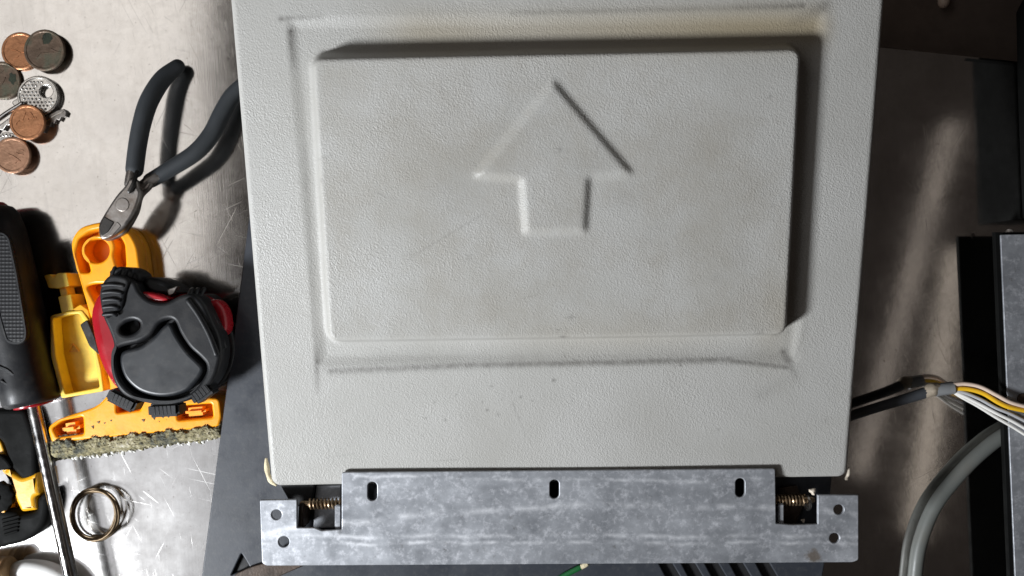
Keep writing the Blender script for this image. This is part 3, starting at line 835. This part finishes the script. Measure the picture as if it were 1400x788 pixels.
# ================================================================== yellow clip
yc = thing('yellow_clip', 'yellow plastic tray-shaped clip with a waisted knob and a small triangle mark', 'clip', P(103, 460, 0))
ZY = .0125
ytray = fillet([(68, 432), (92, 426), (112, 424), (123, 440), (138, 505), (142, 535), (84, 545), (69, 487)], 3)
yin = fillet([(72, 436), (96, 430), (108, 429), (117, 443), (132, 505), (136, 530), (89, 539), (76, 486)], 3)
slab('tray_floor', ytray, .0003, .0052, 'yellow', yc, zpx=ZY, bev=.0006)
slab('tray_wall', ytray, .0054, ZY, 'yellow', yc, holes=[yin], bev=.0005)
slab('shoulder', fillet([(96, 425), (110, 416), (121, 424), (124, 440), (114, 427)], 2), .0020, ZY - .0004, 'yellow_deep', yc)
slab('neck', fillet([(79, 406), (97, 402), (101, 424), (84, 429)], 2), .0010, ZY - .0010, 'yellow', yc)
slab('neck', fillet([(80, 392), (90, 390), (94, 408), (84, 410)], 1.5), .0030, ZY - .0030, 'yellow', yc)
slab('knob', fillet([(60, 377), (69, 375), (73, 380), (78, 374), (91, 373), (95, 391), (80, 395), (66, 394)], 2), .0010, ZY - .0010, 'yellow', yc)
tri3 = [P(x, y, .0056) for x, y in ((100, 470), (95, 481), (108, 480))]
tube('triangle_mark', tri3, .0003, 'yellow_deep', yc, closed=True, sm=False, res=1)

# ================================================================== tape measure
tm = thing('tape_measure', 'black rubber cased tape measure with red body and ribbed grips on the orange spreader', 'tape measure', P(220, 480, .0132))
ZB, ZT = .0134, .0400
red_out = catmull([(146, 386), (130, 402), (120, 425), (121, 450), (131, 492), (146, 522), (160, 536), (185, 545), (235, 550), (275, 520), (296, 470), (292, 425), (270, 405), (230, 402), (190, 398), (165, 388)], 5)
slab('casing', red_out, ZB + .0020, ZT - .0070, 'red', tm, bev=.0050, zpx=ZT - .0070, res=5)
shell_out = catmull([(137, 396), (142, 384), (152, 377), (170, 378), (184, 386), (192, 400), (206, 411), (226, 413), (246, 404), (262, 402), (276, 412), (290, 440), (300, 465), (301, 492), (292, 520), (270, 542), (238, 553), (205, 552), (176, 545), (160, 532), (151, 510), (150, 488), (154, 472), (148, 452), (140, 434), (136, 414)], 5)
face_hole = catmull([(229, 437), (238, 440), (245, 455), (258, 475), (274, 490), (281, 500), (279, 514), (262, 536), (238, 546), (212, 547), (186, 540), (168, 524), (159, 503), (158, 483), (166, 474), (190, 468), (206, 458), (218, 442)], 5)
slab('rubber_shell', shell_out, ZT - .0120, ZT, 'rubber', tm, holes=[face_hole, ell(177, 448, 14, 9, 24, -22)], bev=.0016, res=4)
low_out = [(p[0] * .985 + 3, p[1] * .985 + 7) for p in shell_out]
slab('rubber_shell', low_out, ZB, ZB + .0085, 'rubber', tm, bev=.0014, zpx=ZT, res=3)
inner_face = catmull([(229, 444), (235, 447), (241, 459), (255, 480), (270, 495), (276, 503), (273, 513), (258, 531), (236, 540), (213, 541), (190, 534), (173, 519), (166, 503), (165, 488), (171, 480), (192, 474), (208, 463), (220, 450)], 5)
inner_face = [((x - 218) * 1.035 + 218, (y - 495) * 1.035 + 495) for x, y in inner_face]
slab('face_panel', inner_face, ZT - .0060, ZT - .0004, 'tape_face', tm, bev=.0016, res=4)
slab('groove_floor', face_hole, ZT - .0100, ZT - .0052, 'rubber', tm, zpx=ZT)
lathe('screw', [(0, .0047), (.0008, .0046), (.0011, .0038), (.0012, .0003)], P(177, 448, ZT - .0062), P(177, 448, ZT - .0062) + Vector((0, 0, 1)), 'rubber', tm, 24)
# thumb pad with ridges, upper left
slab('thumb_pad', catmull([(135, 404), (140, 386), (151, 376), (166, 377), (176, 384), (171, 402), (166, 422), (152, 432), (141, 434)], 5), ZT - .009, ZT + .0014, 'rubber', tm, bev=.0014, res=3)
for k in range(5):
    y = 389 + k * 10
    tube('grip_rib', [P(141 + k * .3, y + 1.5, ZT + .0014), P(154, y + .5, ZT + .0017), P(168 - k * 2.4, y + 2, ZT + .0013)], .00085, 'rubber', tm, n=4, res=2)
# lock slider and mouth at the top
slab('lock_slider', catmull([(148, 372), (160, 365), (178, 367), (190, 376), (188, 386), (172, 382), (155, 380)], 4), ZB + .012, ZT - .002, 'rubber', tm, bev=.0016, res=3)
for k in range(4):
    tube('slider_tooth', [P(153 + k * 9, 377 + k * .6, ZT - .0022), P(157 + k * 9, 367 + k * 1.2, ZT - .0026)], .0009, 'rubber', tm, n=2, res=2)
slab('lock_button', catmull([(188, 401), (200, 399), (222, 404), (230, 409), (222, 414), (204, 412), (193, 408)], 4), ZT - .008, ZT - .0016, 'red', tm, bev=.0012)
slab('blade_mouth', catmull([(193, 385), (204, 379), (222, 384), (238, 394), (243, 401), (228, 404), (204, 399)], 4), ZB + .004, ZT - .006, 'rubber', tm, bev=.0016)
slab('blade_hook', fillet([(228, 396), (243, 391), (238, 402), (230, 405)], 2), ZT - .0085, ZT - .0050, 'tool_steel', tm)
# ribs on the right flank
flank = [[(258, 412), (272, 432), (286, 458), (296, 484)], [(265, 408), (280, 430), (293, 456), (302, 480)], [(272, 405), (288, 428), (299, 452), (306, 474)]]
for k, f in enumerate(flank):
    tube('grip_rib', [P(x, y, ZT + .0002 - k * .0030) for x, y in f], .0013, 'rubber', tm, n=5, res=3)
for k in range(3):
    tube('grip_rib', [P(257 + 8 * k, 409, ZT - .0012 - .002 * k), P(261 + 8 * k, 399, ZT - .003 - .002 * k), P(263 + 8 * k, 396, ZT - .008)], .0010, 'rubber', tm, n=3, res=2)
slab('red_button', catmull([(284, 413), (295, 411), (306, 424), (310, 446), (304, 459), (296, 452), (286, 432)], 4), ZB + .008, ZT - .0090, 'red', tm, bev=.0020, res=3)
# bumper pads on the round lower edge
for cx, cy, rz in ((172, 546, -27), (229, 559, 3), (280, 536, 36)):
    c = P(cx, cy, ZT - .0045)
    pad = box('bumper_pad', c, (.0126 if cx != 280 else .0098, .0056, .0092), 'rubber', tm, rotz=R(rz), bev=.0011)
    for j in range(-2, 3):
        d = Vector((math.cos(R(rz)), math.sin(R(rz)), 0)); n_ = Vector((d.y, -d.x, 0))
        q = c + d * (j * .0016) + Vector((0, 0, .0045))
        tube('pad_rib', [q - n_ * .0015, q + n_ * .0015], .00030, 'rubber', pad, sm=False, res=1)
slab('belt_clip', fillet([(109, 444), (119, 437), (130, 462), (136, 486), (122, 474)], 3), ZB, ZB + .0016, 'dark_steel', tm)

# ================================================================== screwdriver
sd = thing('screwdriver', 'thick black handled screwdriver with a long bright steel shaft', 'screwdriver', P(35, 480, 0))
zax = .0126
ax0, ax1 = P(-13, 284, zax), P(99.5, 800, zax)
d = (ax1 - ax0).normalized(); seg_len = (P(46, 553, zax) - ax0).length
Lh = seg_len
lathe('handle', [(0, .0060), (.0012, .0086), (.004, .0104), (.012, .0117), (.03, .0121), (.05, .0121), (.066, .0116), (.074, .0114), (.080, .0119), (Lh - .0022, .0117), (Lh - .0007, .0106), (Lh, .0090)], ax0, ax1, 'rubber', sd, 40, 6, .012)
lathe('end_cap', [(-.0016, .0030), (-.0012, .0058), (-.0002, .0066), (.0006, .0066)], ax0, ax1, 'red', sd, 28)
lathe('red_collar', [(Lh - .0002, .0078), (Lh + .0006, .0076), (Lh + .0010, .0066), (Lh + .0012, .0040)], ax0, ax1, 'red', sd, 28)
lathe('shaft', [(Lh + .0008, .0028), (Lh + .002, .0028), (Lh + .09, .0028), (Lh + .0905, .0020)], ax0, ax1, 'chrome', sd, 28)
# dimpled soft insert set into the handle
rotd = math.atan2(d.y, d.x)
gi = fillet([(-16, 322), (4, 319), (12, 326), (22, 372), (36, 455), (34, 466), (24, 470), (10, 467), (2, 440), (-14, 372)], 7)
slab('grip_insert', gi, .0225, .0256, 'dimple', sd, bev=.0008, zpx=.0256)
rim_out = [(x + (1.8 if x > 8 else -1.8), y + (1.8 if y > 400 else -1.8)) for x, y in gi]
tube('insert_border', [P(x, y, .0250) for x, y in gi], .0007, 'rubber', sd, closed=True, n=1, sm=False, res=1)
tube('tape_wrinkle', [P(-6, 500, .0235), P(10, 506, .0238), P(22, 516, .0228)], .0009, 'rubber', sd, n=4, res=1)
tube('tape_wrinkle', [P(2, 521, .0240), P(14, 527, .0237), P(24, 525, .0228)], .0006, 'rubber', sd, n=4, res=1)

# ================================================================== black and yellow utility knife
uk = thing('utility_knife', 'black and yellow cutter knife with a ribbed thumbwheel under the screwdriver shaft', 'knife', P(25, 650, 0))
ZK = .0090
slab('blade_sleeve', fillet([(-20, 560), (34, 560), (48, 600), (50, 652), (30, 658), (14, 640), (2, 604), (-20, 590)], 7), .0006, ZK - .0006, 'case', uk, bev=.0022, res=4)
slab('yellow_edge', fillet([(-10, 588), (2, 606), (14, 640), (6, 650), (-12, 620)], 3), .0006, ZK - .0022, 'yellow_deep', uk, bev=.0008)
slab('yellow_band', fillet([(6, 640), (30, 654), (50, 646), (54, 676), (47, 680), (50, 698), (28, 701), (18, 680)], 4), .0006, ZK - .0004, 'yellow_deep', uk, bev=.0020, res=4)
slab('end_cap', catmull([(-30, 700), (18, 700), (28, 704), (48, 699), (50, 684), (62, 674), (66, 690), (60, 718), (42, 736), (16, 746), (-20, 748)], 5), .0004, ZK - .0008, 'case', uk, bev=.0024, res=4)
slab('yellow_base', fillet([(-20, 690), (8, 694), (6, 704), (-20, 706)], 2), .0006, ZK - .0012, 'yellow_deep', uk)
lathe('thumbwheel', [(0, .0050), (.0006, .0068), (.0030, .0068), (.0036, .0058), (.0037, .0020), (.0042, .0018), (.0043, .0004)], P(2, 678, ZK - .0022), P(2, 678, ZK - .0022) + Vector((0, 0, 1)), 'case', uk, 44, 11, .055)
slab('lever', catmull([(-14, 626), (0, 622), (12, 632), (14, 640), (0, 644), (-14, 640)], 4), ZK - .0024, ZK + .0006, 'case', uk, bev=.0012)
for k in range(5):
    tube('rib', [P(4 + k * .8, 711 + k * 5, ZK - .0006), P(26 - k * .6, 706 + k * 5, ZK - .0006)], .0006, 'case', uk, sm=False, res=2)

# ================================================================== wire coil
pts = []
for k in range(5 * 28 + 9):
    t = k / 28 * 2 * math.pi; turn = k / 28
    rx = 31 + 1.6 * math.sin(turn * 1.7); ry = 34.5 + 1.2 * math.cos(turn * 2.3)
    cx = 129 + 2.4 * math.sin(turn * 2.1) ; cy = 704 + 2.2 * math.cos(turn * 1.3 + 1)
    z = .0012 + .0011 * turn + .0016 * math.cos(t + turn * 1.1)
    pts.append(P(cx + rx * math.cos(t), cy + ry * math.sin(t), max(.0006, z)))
wc = tube('wire_coil', pts, .00052, 'brass_wire', None, sm=False, res=2)
tag(wc, 'loose coil of thin brassy wire lying on the bright steel', 'wire')

# ================================================================== white cable and tan plug in the corner
wcab = tube('white_cable', [P(14, 786, .0045), P(34, 778, .0045), P(60, 780, .0045), P(84, 790, .0045), P(100, 806, .0045)], .0042, 'white_cable', None, n=8, res=5)
tag(wcab, 'thick white cable end coming out of a tan ribbed plug', 'cable')
plug = lathe('cable_plug', [(0, .0060), (.001, .0068), (.003, .0066), (.004, .0071), (.006, .0067), (.007, .0072), (.009, .0068), (.010, .0072), (.016, .0070)], P(15, 781, .0074), P(-40, 790, .0074), 'cork', None, 30)
tag(plug, 'tan ribbed cylindrical plug beside a white cable', 'plug')

# ================================================================== right side: sheet, case, cables
gp = thing('galvanised_sheet', 'flat galvanised metal sheet standing off the bench beside the grey cable', 'metal sheet', P(1440, 560, 0))
ZG = .0165
slab('sheet', fillet([(1368, 321), (1520, 318), (1540, 860), (1391, 860)], 2), ZG - .0009, ZG, 'galv_plate', gp, bev=.0003)
slab('black_underlayer', [(1362.5, 317.5), (1522, 316), (1542, 859), (1385.5, 859)], ZG - .0036, ZG - .0011, 'case', gp, zpx=ZG)  # black layer with an added overhang that hides the sheet edge's reflection
slab('stand', fillet([(1440, 340), (1510, 340), (1530, 850), (1460, 850)], 4), 0.0, ZG - .0044, 'case', gp, zpx=ZG)
lathe('screw', [(0, .0016), (.0008, .0015), (.001, .0006)], P(1380, 318, ZG - .003), P(1380, 318, ZG), 'tool_steel', gp, 14)
lathe('screw', [(0, .0022), (.0010, .0021), (.0014, .0010)], P(1397, 545, ZG), P(1397, 545, ZG) + Vector((0, 0, 1)), 'rust', gp, 14)
bc = thing('black_case', 'black plastic case with a chamfered corner at the rear of the bench', 'case', P(1440, 150, 0))
slab('body', fillet([(1387, 18), (1400, -6), (1420, -40), (1560, -40), (1560, 300), (1396, 300), (1389, 120)], 3), .0004, .034, 'case', bc, bev=.0012, zpx=0)
slab('lid', fillet([(1394, 22), (1406, 0), (1424, -34), (1554, -34), (1554, 294), (1402, 294), (1396, 120)], 3), .0342, .0362, 'case', bc, bev=.0006, zpx=0)
peg = thing('pale_peg', 'small pale rounded peg on the brown ledge behind the bench', 'peg', P(1290, -10, -.03))
tube('shaft', [P(1290, -30, -.024), P(1290, -14, -.024), P(1290, 4, -.024)], .0026, 'w_pink', peg, n=3, res=5)
lathe('foot', [(0, .0042), (.002, .0040), (.0036, .0020)], P(1290, -24, -.0299), P(1290, -24, -.0299) + Vector((0, 0, 1)), 'w_pink', peg, 18)

gc = tube('grey_cable', [P(1246, 900, .0036), P(1247, 840, .0036), P(1251, 788, .0036), P(1258, 742, .0036), P(1278, 692, .0036), P(1312, 648, .0036), P(1347, 614, .0036), P(1382, 590, .0036), P(1450, 560, .0036)], .0031, 'grey_cable', None, n=10, res=6)
tag(gc, 'thick grey cable curving over the dark steel and under the galvanised sheet', 'cable')
bk = thing('stripped_cable', 'dark cable with its sheath cut back to yellow, white and grey wires', 'cable', P(1240, 545, 0))
tube('sheath', [P(1120, 585, .0090), P(1160, 570, .0090), P(1200, 557, .0095), P(1240, 545, .0105), P(1272, 535, .0120)], .0022, 'dark_cable', bk, radii=[1, 1, 1, 1.05, 1.15], n=8, res=5)
tube('tape_wrap', [P(1266, 537.5, .0118), P(1274, 533, .0121), P(1280, 531, .0123)], .0029, 'tape_wrap', bk, radii=[.85, 1.1, .9], n=4, res=4)
tube('sleeve', [P(1279, 534, .0123), P(1290, 532, .0128), P(1303, 530.5, .0133)], .0028, 'grey_sleeve', bk, n=4, res=4, round_ends=False)
wires = [('w_pink', [(1300, 527), (1318, 525), (1340, 529), (1362, 540), (1384, 551), (1420, 560)], 1.1),
         ('w_yellow', [(1302, 532), (1322, 532), (1344, 538), (1366, 551), (1384, 558), (1425, 566)], 1.25),
         ('w_grey', [(1302, 534), (1318, 537), (1340, 546), (1362, 558), (1384, 567), (1425, 588)], .95),
         ('w_white', [(1302, 535), (1316, 541), (1338, 552), (1364, 566), (1388, 578), (1425, 600)], .95),
         ('w_white', [(1303, 536), (1314, 543), (1336, 555), (1362, 571), (1388, 586), (1425, 610)], .85)]
for k, (mt, pp, s) in enumerate(wires):
    zz = [.0134, .0145, .0165, .0185, .0195, .0200]
    tube('wire', [P(x, y, z + (.0004 * (2 - k))) for (x, y), z in zip(pp, zz)], .00082 * s, mt, bk, n=8, res=3)
